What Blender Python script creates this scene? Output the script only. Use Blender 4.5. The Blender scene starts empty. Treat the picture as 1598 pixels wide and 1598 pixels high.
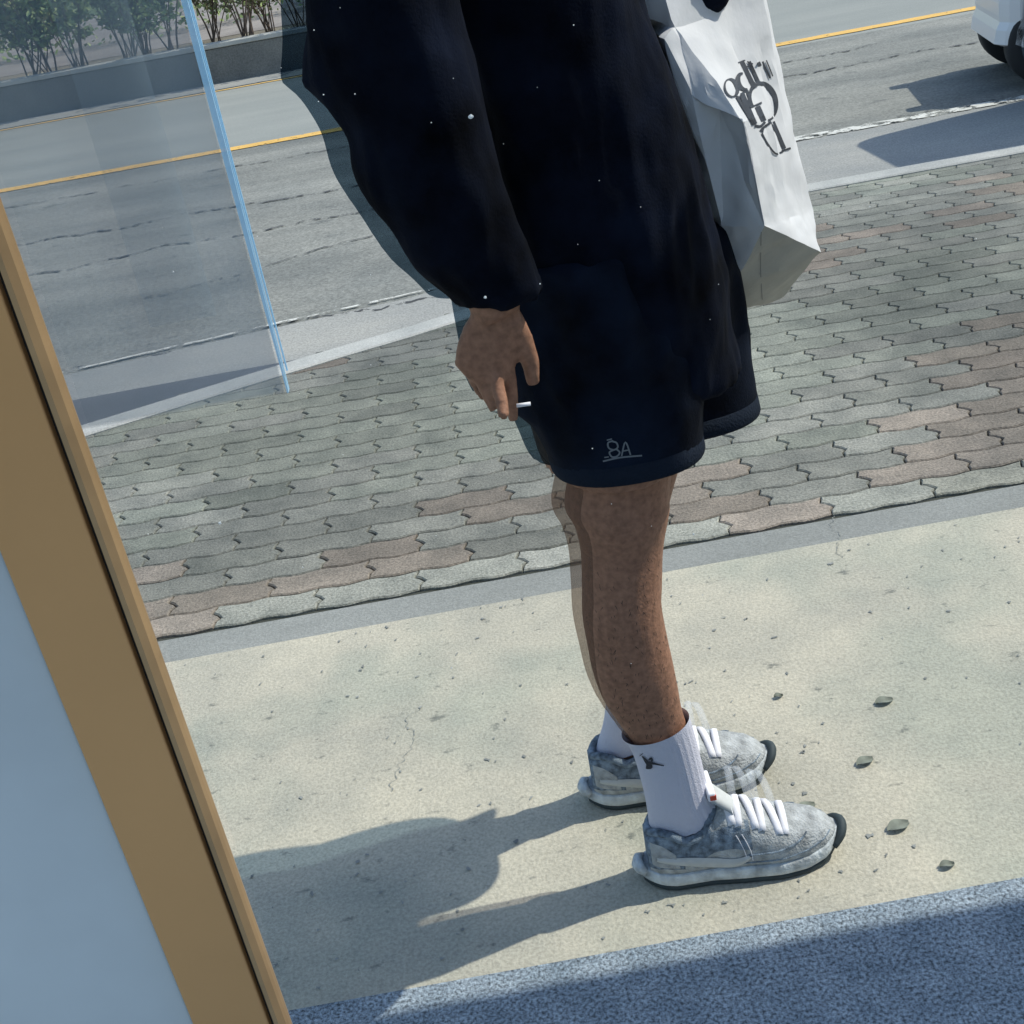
import bpy, bmesh, math, random
from mathutils import Vector, Matrix, noise
from mathutils.bvhtree import BVHTree
random.seed(7)
SC = bpy.context.scene
COL = SC.collection
# ------------------------------------------------------------------ camera
F_PX, PITCH, ROLL, CAM_H = 1885.0, math.radians(27.0), math.radians(10.3), 1.386
cp, sp, cr, sr = math.cos(PITCH), math.sin(PITCH), math.cos(ROLL), math.sin(ROLL)
fwd = Vector((0, cp, -sp)); down = Vector((0, -sp, -cp)); X = Vector((1, 0, 0))
right = X*cr + down*sr; up = X*sr - down*cr
cd = bpy.data.cameras.new('camera'); cam = bpy.data.objects.new('camera', cd); COL.objects.link(cam)
M = Matrix((right, up, -fwd)).transposed().to_4x4(); M.translation = Vector((0, 0, CAM_H)); cam.matrix_world = M
cd.sensor_width = 36; cd.lens = F_PX/1598*36; cd.clip_start = 0.05; cd.clip_end = 2000
SC.camera = cam
# ------------------------------------------------------------------ light
SUN_E, SUN_SLOPE = math.radians(53), 0.20
sd = Vector((1, SUN_SLOPE, 0)).normalized()
tosun = Vector((sd.x*math.cos(SUN_E), sd.y*math.cos(SUN_E), math.sin(SUN_E)))
w = bpy.data.worlds.new('World'); SC.world = w; w.use_nodes = True
nt = w.node_tree; bg = nt.nodes['Background']
sky = nt.nodes.new('ShaderNodeTexSky'); sky.sky_type = 'NISHITA'; sky.sun_disc = False
sky.sun_elevation = SUN_E; sky.sun_rotation = math.atan2(sd.x, sd.y); sky.air_density = 1.3; sky.ozone_density = 2.0
nt.links.new(sky.outputs[0], bg.inputs[0]); bg.inputs[1].default_value = 0.15
sl = bpy.data.lights.new('sun', 'SUN'); sl.energy = 3.3; sl.angle = math.radians(0.53); sl.color = (1.0, 0.95, 0.84)
so = bpy.data.objects.new('sun', sl); COL.objects.link(so)
so.rotation_euler = (-tosun).to_track_quat('-Z', 'Y').to_euler(); so.location = (8, 2, 12)
SC.view_settings.view_transform = 'Standard'; SC.view_settings.look = 'None'
SC.view_settings.gamma = 1; SC.view_settings.exposure = 0.27
SC.cycles.max_bounces = 8; SC.cycles.transparent_max_bounces = 16; SC.cycles.volume_bounces = 0

# ------------------------------------------------------------------ measuring helpers
def ray(px, py):
    dx, dy = px-799, py-799
    u = dx*cr - dy*sr; v = dx*sr + dy*cr
    return Vector((u, F_PX*cp - v*sp, -(F_PX*sp + v*cp)))
def gp(px, py, z=0.0):
    d = ray(px, py); t = (CAM_H-z)/-d.z
    return Vector((d.x*t, d.y*t, z))
def vp(px, py, Y):
    d = ray(px, py); t = Y/d.y
    return Vector((d.x*t, Y, CAM_H + d.z*t))
# ------------------------------------------------------------------ object helpers
def link(name, me, mats, parent=None):
    o = bpy.data.objects.new(name, me); COL.objects.link(o)
    for m in (mats if isinstance(mats, (list, tuple)) else [mats]): me.materials.append(m)
    if parent: o.parent = parent
    return o
def obj(name, bm, mats, parent=None, smooth=False):
    me = bpy.data.meshes.new(name)
    bmesh.ops.recalc_face_normals(bm, faces=bm.faces)
    bm.to_mesh(me); bm.free()
    if smooth:
        for p in me.polygons: p.use_smooth = True
    return link(name, me, mats, parent)
def tag(o, label=None, cat=None, group=None, kind=None):
    if label: o['label'] = label
    if cat: o['category'] = cat
    if group: o['group'] = group
    if kind: o['kind'] = kind
    return o
def empty(name, loc, label, cat, group=None):
    o = bpy.data.objects.new(name, None); COL.objects.link(o); o.location = loc
    o.empty_display_size = .1
    return tag(o, label, cat, group)
def box(bm, x0, x1, y0, y1, z0, z1, bev=0):
    r = bmesh.ops.create_cube(bm, size=1)
    vs = r['verts']
    for v in vs:
        v.co = Vector((x0+(v.co.x+.5)*(x1-x0), y0+(v.co.y+.5)*(y1-y0), z0+(v.co.z+.5)*(z1-z0)))
    if bev:
        es = list({e for v in vs for e in v.link_edges})
        bmesh.ops.bevel(bm, geom=es, offset=bev, segments=3, affect='EDGES', profile=.5)
def ribs(bm, rings, cap=True):
    """rings: lists of points of equal length"""
    rv = [[bm.verts.new(p) for p in r] for r in rings]
    n = len(rv[0])
    for a, b in zip(rv, rv[1:]):
        for i in range(n):
            bm.faces.new((a[i], a[(i+1) % n], b[(i+1) % n], b[i]))
    if cap:
        bm.faces.new(rv[0][::-1]); bm.faces.new(rv[-1])
    return rv
def ell(cx, cy, cz, a, b, n=28, tilt=0.0, e=2.0, ph=0.0):
    out = []
    for i in range(n):
        t = 2*math.pi*i/n
        c, s = math.cos(t), math.sin(t)
        x = a*math.copysign(abs(c)**(2/e), c); y = b*math.copysign(abs(s)**(2/e), s)
        out.append(Vector((cx+x, cy+y, cz + tilt*x)))
    return out
def tube(bm, pts, rads, n=12, flat=1.0, refn=None):
    """tube through pts with radii"""
    rings = []
    pts = [Vector(p) for p in pts]
    prev = None
    for i, p in enumerate(pts):
        d = (pts[min(i+1, len(pts)-1)] - pts[max(i-1, 0)]).normalized()
        a = prev if prev is not None else (Vector(refn) if refn else (Vector((0, 1, 0)) if abs(d.y) < .9 else Vector((1, 0, 0))))
        a = (a - d*a.dot(d)).normalized(); prev = a
        b = d.cross(a)
        r = rads[i] if hasattr(rads, '__len__') else rads
        rings.append([p + a*r*flat*math.cos(2*math.pi*k/n) + b*r*math.sin(2*math.pi*k/n) for k in range(n)])
    ribs(bm, rings)
def spline(pts, k=5):
    """Catmull-Rom resample of tuples"""
    out = []
    P = [tuple(p) for p in pts]
    P = [P[0]] + P + [P[-1]]
    for i in range(1, len(P)-2):
        for j in range(k):
            t = j/k
            out.append(tuple(0.5*((2*b)+(-a+c)*t+(2*a-5*b+4*c-d)*t*t+(-a+3*b-3*c+d)*t**3)
                             for a, b, c, d in zip(P[i-1], P[i], P[i+1], P[i+2])))
    out.append(P[-2])
    return out
def remesh(name, bm, voxel, mats, parent=None, smooth=3, keep=False):
    me = bpy.data.meshes.new(name+'_raw'); bmesh.ops.recalc_face_normals(bm, faces=bm.faces); bm.to_mesh(me); bm.free()
    o = bpy.data.objects.new(name+'_raw', me); COL.objects.link(o)
    m = o.modifiers.new('r', 'REMESH'); m.mode = 'VOXEL'; m.voxel_size = voxel
    s = o.modifiers.new('s', 'SMOOTH'); s.iterations = smooth; s.factor = .5
    dg = bpy.context.evaluated_depsgraph_get()
    me2 = bpy.data.meshes.new_from_object(o.evaluated_get(dg)); me2.name = name
    bpy.data.objects.remove(o); bpy.data.meshes.remove(me)
    for p in me2.polygons: p.use_smooth = True
    return link(name, me2, mats, parent)
# ------------------------------------------------------------------ materials
def nodes(name):
    m = bpy.data.materials.new(name); m.use_nodes = True
    nt = m.node_tree; return m, nt, nt.nodes['Principled BSDF']
def N(nt, t, **kw):
    n = nt.nodes.new(t)
    for k, v in kw.items():
        if k in n.inputs: n.inputs[k].default_value = v
        else: setattr(n, k, v)
    return n
def plain(name, c, rough=.6, metal=0, spec=.5, bump=0, bscale=60, vary=0.0, vscale=8):
    m, nt, p = nodes(name)
    p.inputs['Base Color'].default_value = (*c, 1); p.inputs['Roughness'].default_value = rough
    p.inputs['Metallic'].default_value = metal; p.inputs['Specular IOR Level'].default_value = spec
    tc = N(nt, 'ShaderNodeTexCoord')
    if vary:
        n = N(nt, 'ShaderNodeTexNoise', Scale=vscale, Detail=6.0); nt.links.new(tc.outputs['Object'], n.inputs[0])
        r = N(nt, 'ShaderNodeValToRGB'); r.color_ramp.elements[0].position = .3; r.color_ramp.elements[1].position = .7
        r.color_ramp.elements[0].color = (*[x*(1-vary) for x in c], 1); r.color_ramp.elements[1].color = (*[min(1, x*(1+vary)) for x in c], 1)
        nt.links.new(n.outputs[0], r.inputs[0]); nt.links.new(r.outputs[0], p.inputs['Base Color'])
    if bump:
        n = N(nt, 'ShaderNodeTexNoise', Scale=bscale, Detail=5.0); nt.links.new(tc.outputs['Object'], n.inputs[0])
        b = N(nt, 'ShaderNodeBump', Strength=bump, Distance=.01); nt.links.new(n.outputs[0], b.inputs['Height'])
        nt.links.new(b.outputs[0], p.inputs['Normal'])
    return m
def rocky(name, lo, hi, big=1.2, fine=140, finemix=.5, patch=None, patchscale=.8, pits=0.0, pitscale=9, bump=.35, rough=.9, stretch=(1, 1, 1), attr=False, grain=(.55, 1.35)):
    """concrete / asphalt / stone: big stains, fine grain, pits"""
    m, nt, p = nodes(name); L = nt.links.new
    p.inputs['Roughness'].default_value = rough; p.inputs['Specular IOR Level'].default_value = .3
    tc = N(nt, 'ShaderNodeTexCoord'); mp = N(nt, 'ShaderNodeMapping'); mp.inputs['Scale'].default_value = stretch
    L(tc.outputs['Object'], mp.inputs[0])
    n1 = N(nt, 'ShaderNodeTexNoise', Scale=big, Detail=8.0, Roughness=.62); L(mp.outputs[0], n1.inputs[0])
    r1 = N(nt, 'ShaderNodeValToRGB'); r1.color_ramp.elements[0].position = .33; r1.color_ramp.elements[1].position = .68
    r1.color_ramp.elements[0].color = (*lo, 1); r1.color_ramp.elements[1].color = (*hi, 1); L(n1.outputs[0], r1.inputs[0])
    col = r1.outputs[0]
    if attr:
        a = N(nt, 'ShaderNodeVertexColor'); a.layer_name = 'tone'
        mx = N(nt, 'ShaderNodeMix', data_type='RGBA', blend_type='MULTIPLY'); mx.inputs[0].default_value = 1
        L(col, mx.inputs[6]); L(a.outputs[0], mx.inputs[7]); col = mx.outputs[2]
    if patch:
        n3 = N(nt, 'ShaderNodeTexNoise', Scale=patchscale, Detail=3.0); L(tc.outputs['Object'], n3.inputs[0])
        r3 = N(nt, 'ShaderNodeValToRGB'); r3.color_ramp.elements[0].position = .48; r3.color_ramp.elements[1].position = .6
        L(n3.outputs[0], r3.inputs[0])
        mx = N(nt, 'ShaderNodeMix', data_type='RGBA', blend_type='MULTIPLY'); L(r3.outputs[0], mx.inputs[0]); L(col, mx.inputs[6])
        mx.inputs[7].default_value = (*patch, 1); col = mx.outputs[2]
    n2 = N(nt, 'ShaderNodeTexNoise', Scale=fine, Detail=3.0, Roughness=.7); L(tc.outputs['Object'], n2.inputs[0])
    r2 = N(nt, 'ShaderNodeValToRGB'); r2.color_ramp.elements[0].position = .34; r2.color_ramp.elements[1].position = .66
    g0, g1 = grain
    r2.color_ramp.elements[0].color = (g0, g0, g0, 1); r2.color_ramp.elements[1].color = (g1, g1, g1, 1); L(n2.outputs[0], r2.inputs[0])
    mx = N(nt, 'ShaderNodeMix', data_type='RGBA', blend_type='MULTIPLY'); mx.inputs[0].default_value = finemix
    L(col, mx.inputs[6]); L(r2.outputs[0], mx.inputs[7]); col = mx.outputs[2]
    if pits:
        mp2 = N(nt, 'ShaderNodeMapping'); mp2.inputs['Scale'].default_value = (1, 1.7, 1); L(tc.outputs['Object'], mp2.inputs[0])
        nz = N(nt, 'ShaderNodeTexNoise', Scale=pitscale, Detail=5.0, Roughness=.65); L(mp2.outputs[0], nz.inputs[0])
        rp = N(nt, 'ShaderNodeValToRGB'); rp.color_ramp.elements[0].position = .30; rp.color_ramp.elements[1].position = .385
        rp.color_ramp.elements[0].color = (1-pits, 1-pits*.95, 1-pits*.9, 1); rp.color_ramp.elements[1].color = (1, 1, 1, 1); L(nz.outputs[0], rp.inputs[0])
        mx = N(nt, 'ShaderNodeMix', data_type='RGBA', blend_type='MULTIPLY'); mx.inputs[0].default_value = 1
        L(col, mx.inputs[6]); L(rp.outputs[0], mx.inputs[7]); col = mx.outputs[2]
    L(col, p.inputs['Base Color'])
    b = N(nt, 'ShaderNodeBump', Strength=bump, Distance=.006); L(n2.outputs[0], b.inputs['Height']); L(b.outputs[0], p.inputs['Normal'])
    return m
M_soil = rocky('soil', (.10, .09, .065), (.24, .21, .16), big=2, fine=40, bump=.6)
M_path = rocky('path_paving', (.20, .18, .165), (.32, .29, .26), big=1, fine=50)
M_asph = rocky('asphalt', (.19, .195, .175), (.30, .30, .265), big=1.3, fine=75, finemix=.75, stretch=(.35, 1.6, 1), patch=(.8, .82, .84), patchscale=.7, pits=.35, pitscale=5, bump=.5)
M_asph2 = rocky('asphalt_far', (.24, .255, .235), (.30, .31, .28), big=.8, fine=90, finemix=.3, stretch=(.4, 1.5, 1))
M_wedge = rocky('dark_wedge_grain', (.085, .09, .10), (.13, .135, .15), big=2, fine=150, finemix=.6)
M_gut = rocky('gutter_concrete', (.25, .26, .25), (.36, .355, .32), big=1.5, fine=110, finemix=.5, stretch=(.5, 1, 1))
M_kerb = rocky('kerb_stone', (.34, .35, .33), (.5, .5, .46), big=2.5, fine=160, finemix=.4)
M_band = rocky('border_concrete', (.21, .22, .205), (.30, .31, .29), big=3, fine=190, finemix=.4, stretch=(.4, 1, 1))
M_conc = rocky('sunlit_concrete', (.37, .36, .30), (.55, .51, .40), big=2.4, fine=170, finemix=.42, patch=(.78, .84, .86), patchscale=1.9, pits=.5, pitscale=17, bump=.4)
M_gran = rocky('flamed_granite', (.215, .27, .315), (.35, .41, .455), big=14, fine=190, finemix=1.0, bump=.7, grain=(.22, 1.5))
M_pave = rocky('paver', (.26, .262, .235), (.42, .41, .36), big=9, fine=150, finemix=.75, attr=True, bump=.6, pits=.3, pitscale=30, patch=(.70, .72, .74), patchscale=.9)
M_joint = plain('joint_moss', (.05, .055, .045), .95, bump=.3)
def worn(name, c, under):
    m = rocky(name, tuple(x*.85 for x in c), c, big=4, fine=60, finemix=.3)
    nt = m.node_tree; L = nt.links.new; out = nt.nodes['Material Output']; p = nt.nodes['Principled BSDF']
    tc = N(nt, 'ShaderNodeTexCoord'); n = N(nt, 'ShaderNodeTexNoise', Scale=14.0, Detail=8.0, Roughness=.75); L(tc.outputs['Object'], n.inputs[0])
    r = N(nt, 'ShaderNodeValToRGB'); r.color_ramp.elements[0].position = under; r.color_ramp.elements[1].position = under+.07; L(n.outputs[0], r.inputs[0])
    L(r.outputs[0], p.inputs['Alpha'])
    return m
M_yel = worn('yellow_paint', (.74, .46, .13), .36)
M_wht = worn('white_paint', (.66, .66, .60), .45)
M_brown = plain('bronze_aluminium', (.60, .345, .145), .42, metal=.35, vary=.08, vscale=3, bump=.02, bscale=400)
M_brown2 = plain('bronze_aluminium_bead', (.40, .26, .13), .38, metal=.35, vary=.10, vscale=25)
M_gask = plain('black_gasket', (.015, .013, .012), .6)
M_wall = plain('grey_blue_panel', (.52, .585, .61), .3, vary=.14, vscale=3)
M_blk = plain('black_cloth', (.0035, .0055, .012), .95, spec=.08, bump=.15, bscale=300, vary=.85, vscale=12)  # strong blotches put the bluish sheen of the jacket into its colour
M_blk2 = plain('black_shorts_cloth', (.0045, .008, .017), .9, spec=.1, bump=.15, bscale=260, vary=.8, vscale=11)  # sheen of the shorts painted in as lighter and darker blotches
M_skin = plain('skin', (.31, .16, .10), .6, spec=.22, vary=.24, vscale=120, bump=.14, bscale=260)
M_sock = plain('white_cotton', (.62, .62, .70), .95, spec=.1, bump=.3, bscale=500)
M_suede = plain('grey_suede', (.40, .42, .42), .95, spec=.1, vary=.35, vscale=60, bump=.5, bscale=260)
M_mesh = plain('blue_grey_mesh_fabric', (.20, .25, .30), .9, spec=.15, vary=.6, vscale=90, bump=.5, bscale=500)
M_midsole = plain('pale_foam_rubber', (.50, .54, .55), .8, vary=.4, vscale=45, bump=.4, bscale=160)
M_outs = plain('dark_rubber', (.025, .04, .045), .7, vary=.3, vscale=40)
M_lace = plain('white_lace', (.8, .8, .84), .9)
M_red = plain('red_print', (.6, .08, .04), .8)
M_paper = plain('white_paper', (.64, .65, .66), .75, spec=.2, vary=.06, vscale=10, bump=.15, bscale=35)
M_ink = plain('black_ink', (.02, .025, .035), .6)
M_grey = plain('grey_print', (.16, .18, .2), .8)
M_car = plain('white_car_paint', (.72, .74, .76), .22, spec=.6)
M_tyre = plain('tyre_rubber', (.02, .022, .025), .8)
M_rim = plain('silver_rim', (.10, .13, .16), .4, metal=.5)
M_cglass = plain('dark_car_glass', (.02, .03, .035), .08)
M_lamp = plain('lamp_lens', (.6, .62, .63), .1)
M_stem = plain('shrub_bark', (.14, .10, .075), .9, vary=.3)
M_leafs = [plain('leaf_dark', (.20, .28, .11), .6), plain('leaf_light', (.38, .46, .18), .6), plain('leaf_olive', (.20, .20, .11), .6)]
M_hair = plain('black_hair', (.01, .009, .008), .6)

# ------------------------------------------------------------------ ground
def sheet(name, pts, z, mat, label, cat, kind='structure', sub=0):
    bm = bmesh.new(); bm.faces.new([bm.verts.new((x, y, z)) for x, y in pts])
    o = obj(name, bm, mat); return tag(o, label, cat, kind=kind)
def strip(name, near, far, z, mat, label, cat):
    """between two polylines of equal count"""
    bm = bmesh.new()
    a = [bm.verts.new((x, y, z)) for x, y in near]; b = [bm.verts.new((x, y, z)) for x, y in far]
    for i in range(len(a)-1): bm.faces.new((a[i], a[i+1], b[i+1], b[i]))
    return tag(obj(name, bm, mat), label, cat, kind='structure')
R = [(-300, -300), (300, -300), (300, 600), (-300, 600)]
sheet('ground', R, -.30, M_soil, 'bare soil ground reaching to the horizon', 'ground')
sheet('granite_apron', [(-6, -2.5), (12, -2.5), (12, 1.272), (-6, 1.272)], 0, M_gran, 'speckled blue grey granite apron at the foot of the shopfront', 'paving')
sheet('concrete_pavement', [(-6, 1.272), (12, 1.272), (12, 2.30), (-6, 2.30)], -.001, M_conc, 'sunlit beige concrete strip the person stands on', 'pavement')
sheet('border_strip', [(-6, 2.30), (12, 2.30), (12, 2.40), (-6, 2.40)], -.002, M_band, 'grey concrete border between beige strip and wavy pavers', 'pavement')
kerbline = [(-8, 2.75), (-2.4, 3.40), (-1.34, 3.83), (-.58, 4.13), (-.11, 4.29), (.45, 4.60), (1.0, 5.02), (1.5, 5.25), (3, 5.25), (14, 5.25)]
gut_in = [(x, y+.12) for x, y in kerbline]
edge = [(-8, 4.5), (-2.4, 4.52), (-1.63, 4.60), (-.88, 4.72), (-.12, 4.82), (.45, 5.3), (1.0, 6.0), (1.79, 6.36), (3, 6.36), (14, 6.36)]
def yk(x, line):
    for (a, b), (c, d) in zip(line, line[1:]):
        if a <= x <= c: return b+(d-b)*(x-a)/(c-a)
    return line[-1][1]
xs = [-8 + i*.25 for i in range(89)]
bm = bmesh.new()
prev = None
for x in xs:
    y = yk(x, kerbline)
    cur = [bm.verts.new(p) for p in ((x, y, -.03), (x, y, .004), (x, y+.008, .009), (x, y+.112, .009), (x, y+.12, .003), (x, y+.12, -.05))]
    if prev:
        for i in range(5): bm.faces.new((prev[i], cur[i], cur[i+1], prev[i+1]))
    prev = cur
tag(obj('kerb', bm, M_kerb), 'low pale kerb stone line between pavers and gutter', 'kerb', kind='structure')
strip('gutter', [(x, yk(x, kerbline)+.119) for x in xs], [(x, yk(x, edge)) for x in xs], -.016, M_gut, 'pale concrete gutter along the near kerb', 'gutter')
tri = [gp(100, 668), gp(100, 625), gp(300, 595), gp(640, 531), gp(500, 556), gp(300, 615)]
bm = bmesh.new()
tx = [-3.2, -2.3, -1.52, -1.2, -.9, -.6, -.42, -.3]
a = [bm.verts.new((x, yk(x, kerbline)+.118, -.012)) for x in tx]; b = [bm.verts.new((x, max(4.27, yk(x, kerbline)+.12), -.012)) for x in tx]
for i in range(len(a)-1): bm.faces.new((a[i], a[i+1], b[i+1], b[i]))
tag(obj('dark_wedge', bm, M_wedge), 'dark wedge in the gutter beside the kerb', 'asphalt', kind='structure')  # wedge darker than the gutter, narrowing along the kerb
strip('road', [(x, yk(x, edge)) for x in xs], [(x, 9.62) for x in xs], -.02, M_asph, 'rough cracked grey asphalt of the near lane', 'road')
sheet('far_lane', [(-60, 9.62), (60, 9.62), (60, 13.75), (-60, 13.75)], -.02, M_asph2, 'smooth grey asphalt of the far lane', 'road')
sheet('road_flank', [(-60, 4.5), (-8, 4.5), (-8, 9.62), (-60, 9.62)], -.021, M_asph, 'asphalt of the near lane further along', 'road')
sheet('road_flank', [(14, 6.36), (60, 6.36), (60, 9.62), (14, 9.62)], -.021, M_asph, 'asphalt of the near lane beyond the parked cars', 'road')
def paint(name, pts, wdt, z, mat, label):
    bm = bmesh.new(); prev = None
    P = []
    for (x0, y0), (x1, y1) in zip(pts, pts[1:]):
        n = max(2, int((x1-x0)/.03))
        P += [(x0+(x1-x0)*i/n, y0+(y1-y0)*i/n) for i in range(n)]
    for x, y in P:
        j = .012*noise.noise(Vector((x*6, 3, 1))); k = .012*noise.noise(Vector((x*7, 9, 4)))
        c = [bm.verts.new((x, y-wdt/2+j, z)), bm.verts.new((x, y+wdt/2+k, z))]
        if prev: bm.faces.new((prev[0], c[0], c[1], prev[1]))
        prev = c
    return tag(obj(name, bm, mat), label, 'road marking', kind='structure')
paint('centre_line', [(-8, 9.52), (-.9, 9.54), (2.6, 9.78), (12, 10.1)], .16, -.015, M_yel, 'worn yellow line along the middle of the road')
paint('far_edge_line', [(-12, 13.62), (12, 13.66)], .07, -.015, M_yel, 'thin pale yellow line beside the far kerb')
paint('near_edge_line', [(1.25, 6.36), (1.8, 6.40), (9, 6.40)], .10, -.011, M_wht, 'broken white line beside the near gutter')
paint('gutter_edge_line', [(-2.6, 4.56), (-1.63, 4.64), (-.9, 4.76), (-.1, 4.87)], .02, -.011, M_wht, 'faint cracked white edge where asphalt meets the gutter')
# long cracks of the near lane: thin dark sealed seams
def crack(pts, wdt, label):
    bm = bmesh.new(); prev = None
    for (x0, y0), (x1, y1) in zip(pts, pts[1:]):
        n = max(2, int(abs(x1-x0)/.03))
        for i in range(n):
            x = x0+(x1-x0)*i/n; y = y0+(y1-y0)*i/n + .09*noise.noise(Vector((x*2.2, y0, 0))) + .05*noise.noise(Vector((x*9, y0, 5))) + .02*noise.noise(Vector((x*30, y0, 5)))
            ww = wdt*(.35+.9*abs(noise.noise(Vector((x*5, y0*3, 2)))))
            c = [bm.verts.new((x, y-ww, -.0145)), bm.verts.new((x, y+ww, -.0145))]
            if prev: bm.faces.new((prev[0], c[0], c[1], prev[1]))
            prev = c
    return tag(obj('road_crack', bm, M_crack), label, 'crack', kind='structure')
M_crack = worn('crack_dark', (.075, .078, .08), .47)
crack([(-4, 8.75), (-.5, 8.7), (3.2, 8.95)], .022, 'long crack just before the yellow line')
crack([(-3, 7.4), (-.3, 7.3)], .03, 'long dark crack across the middle of the near lane')
crack([(-3, 6.5), (-.2, 6.55)], .022, 'ragged crack nearer the gutter')
crack([(1.6, 8.35), (4, 8.3)], .03, 'dark seam in the asphalt in front of the white car')
crack([(-1.5, 5.6), (-.4, 6.0)], .014, 'short branching crack beside the gutter')
crack([(-1.7, 4.62), (-1.0, 4.70), (-.1, 4.81)], .022, 'dark gritty joint at the asphalt edge')
crack([(1.3, 6.30), (2.6, 6.46), (4, 6.47)], .014, 'dark gritty joint along the white line')
# pavers: every wavy concrete block, one surface
PL, PW = .242, .093
def wave(x, row): return .0046*math.sin(2*math.pi*x/(PL/2) + 1.3) + .0018*math.sin(2*math.pi*x/.31+row*2)
bm = bmesh.new(); tone = bm.loops.layers.color.new('tone')
row = 0; y = 2.415
zig = [(0, 0), (.25, .003), (.38, .014), (.55, .004), (.68, -.010), (.85, -.004), (1, 0)]
while y < 5.35:
    off = (row*.5) * PL
    i0 = int(-4.2/PL); i1 = int(6.0/PL)
    for i in range(i0, i1):
        xa = i*PL + (off % PL); xb = xa+PL
        xm = (xa+xb)/2
        if xm < -3.9 or y > yk(xm, kerbline)+.06: continue
        g = .0021
        bot = [(xa+(xb-xa)*t/10, y+wave(xa+(xb-xa)*t/10, row)) for t in range(11)]
        top = [(xa+(xb-xa)*t/10, y+PW+wave(xa+(xb-xa)*t/10, row+1)) for t in range(11)]
        rz = [(xb+q, bot[-1][1]+(top[-1][1]-bot[-1][1])*s) for s, q in zig[1:-1]]
        lz = [(xa+q, bot[0][1]+(top[0][1]-bot[0][1])*s) for s, q in zig[1:-1]]
        P = bot + rz + top[::-1] + lz[::-1]
        n = len(P)
        nor = []
        for k in range(n):
            ax, ay = P[k-1]; bx, by = P[(k+1) % n]
            dx, dy = bx-ax, by-ay; l = math.hypot(dx, dy) or 1
            nor.append((-dy/l, dx/l))
        tz = .0015*noise.noise(Vector((xm*9, y*9, 0))); sx = random.uniform(-.006, .006); sy = random.uniform(-.01, .01)
        rings = []
        gj = g*(1+.5*noise.noise(Vector((xm*4, y*4, 7))))
        for inset, z in ((gj, -.018), (gj, -.0035), (gj+.0035, 0)):
            rings.append([bm.verts.new((P[k][0]+nor[k][0]*inset, P[k][1]+nor[k][1]*inset, z+tz+sx*(P[k][0]-xm)+sy*(P[k][1]-y-PW/2))) for k in range(n)])
        h = noise.noise(Vector((xm*.9, y*1.0, 3)))*1.4 + random.uniform(-.35, .35)
        br = 1 + .16*noise.noise(Vector((xm*.9, y*.9, 9))) + random.uniform(-.07, .07)
        # rows nearest the camera's left are dark and ruddy in places
        if h > .33: c = (.99, .935, .905)
        elif h < -.22: c = (.95, .975, .95)
        else: c = (.95, .96, .95)
        c = tuple(min(1.0, q*br*(.86 if row else 1.0)) for q in c) + (1,)
        fs = []
        for a, b in zip(rings, rings[1:]):
            for k in range(n): fs.append(bm.faces.new((a[k], a[(k+1) % n], b[(k+1) % n], b[k])))
        fs.append(bm.faces.new(rings[-1]))
        for f in fs:
            for lp in f.loops: lp[tone] = c
    y += PW; row += 1
tag(obj('paver_sidewalk', bm, M_pave), 'sidewalk of wavy interlocking concrete pavers in green and ruddy greys', 'sidewalk', kind='structure')
strip('paver_bed', [(x, 2.40) for x in xs], [(x, yk(x, kerbline)+.01) for x in xs], -.009, M_joint, 'dark mossy bed between the wavy pavers', 'sidewalk')
# far side: kerb wall, planting bed, path
bm = bmesh.new(); box(bm, -40, 40, 14.37, 14.60, -.3, .345, .015)
far = tag(obj('far_kerb_wall', bm, rocky('kerb_wall_concrete', (.13, .135, .13), (.22, .22, .20), big=1.5, fine=60, finemix=.5)), 'dark concrete kerb wall holding the planting bed across the road', 'wall')
bm = bmesh.new(); box(bm, -40, 40, 14.355, 14.62, .347, .395, .008)
obj('coping', bm, M_kerb, far)
sheet('far_gutter', [(-60, 13.75), (60, 13.75), (60, 14.37), (-60, 14.37)], -.014, M_gut, 'pale concrete gutter at the foot of the far kerb wall', 'gutter')
sheet('planting_bed', [(-60, 14.60), (60, 14.60), (60, 16.1), (-60, 16.1)], .33, M_soil, 'soil of the planting bed across the road', 'soil')
sheet('path', [(-60, 16.1), (60, 16.1), (60, 30), (-60, 30)], .334, M_path, 'pale footpath behind the shrubs', 'path')
sheet('lawn', [(-200, 30), (200, 30), (200, 400), (-200, 400)], .338, rocky('grass_green', (.06, .1, .04), (.12, .16, .07), big=2, fine=30), 'green verge beyond the footpath', 'verge')
# ------------------------------------------------------------------ shopfront: frame, panel, glass
YW = .70
fr = empty('window_frame', (0, YW, 0), 'brown bronze aluminium window frame post with rounded bead beside the reflection', 'window frame')
def part_box(name, x0, x1, y0, y1, z0, z1, mat, parent, bev=.001):
    bm = bmesh.new(); box(bm, x0, x1, y0, y1, z0, z1, bev); o = obj(name, bm, mat, parent)
    o.matrix_parent_inverse = Matrix.Translation(-parent.location); return o
part_box('post', -.3235, -.2655, YW-.004, YW+.016, 0, 2.75, M_brown, fr, .0015)
bm = bmesh.new()
prof = [(-.2628, .0), (-.2615, -.004), (-.2575, -.0055), (-.253, -.002), (-.2518, .002), (-.2512, .006), (-.2522, .010), (-.2628, .010)]
ribs(bm, [[Vector((x, YW+yy, z)) for x, yy in prof] for z in (0, 2.75)])
o = obj('bead', bm, M_brown2, fr); o.matrix_parent_inverse = Matrix.Translation(-fr.location)
part_box('gasket', -.2656, -.2627, YW+.003, YW+.012, 0, 2.75, M_gask, fr, 0)
part_box('outer_gasket', -.3255, -.3236, YW+.002, YW+.014, 0, 2.75, M_gask, fr, 0)
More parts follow.
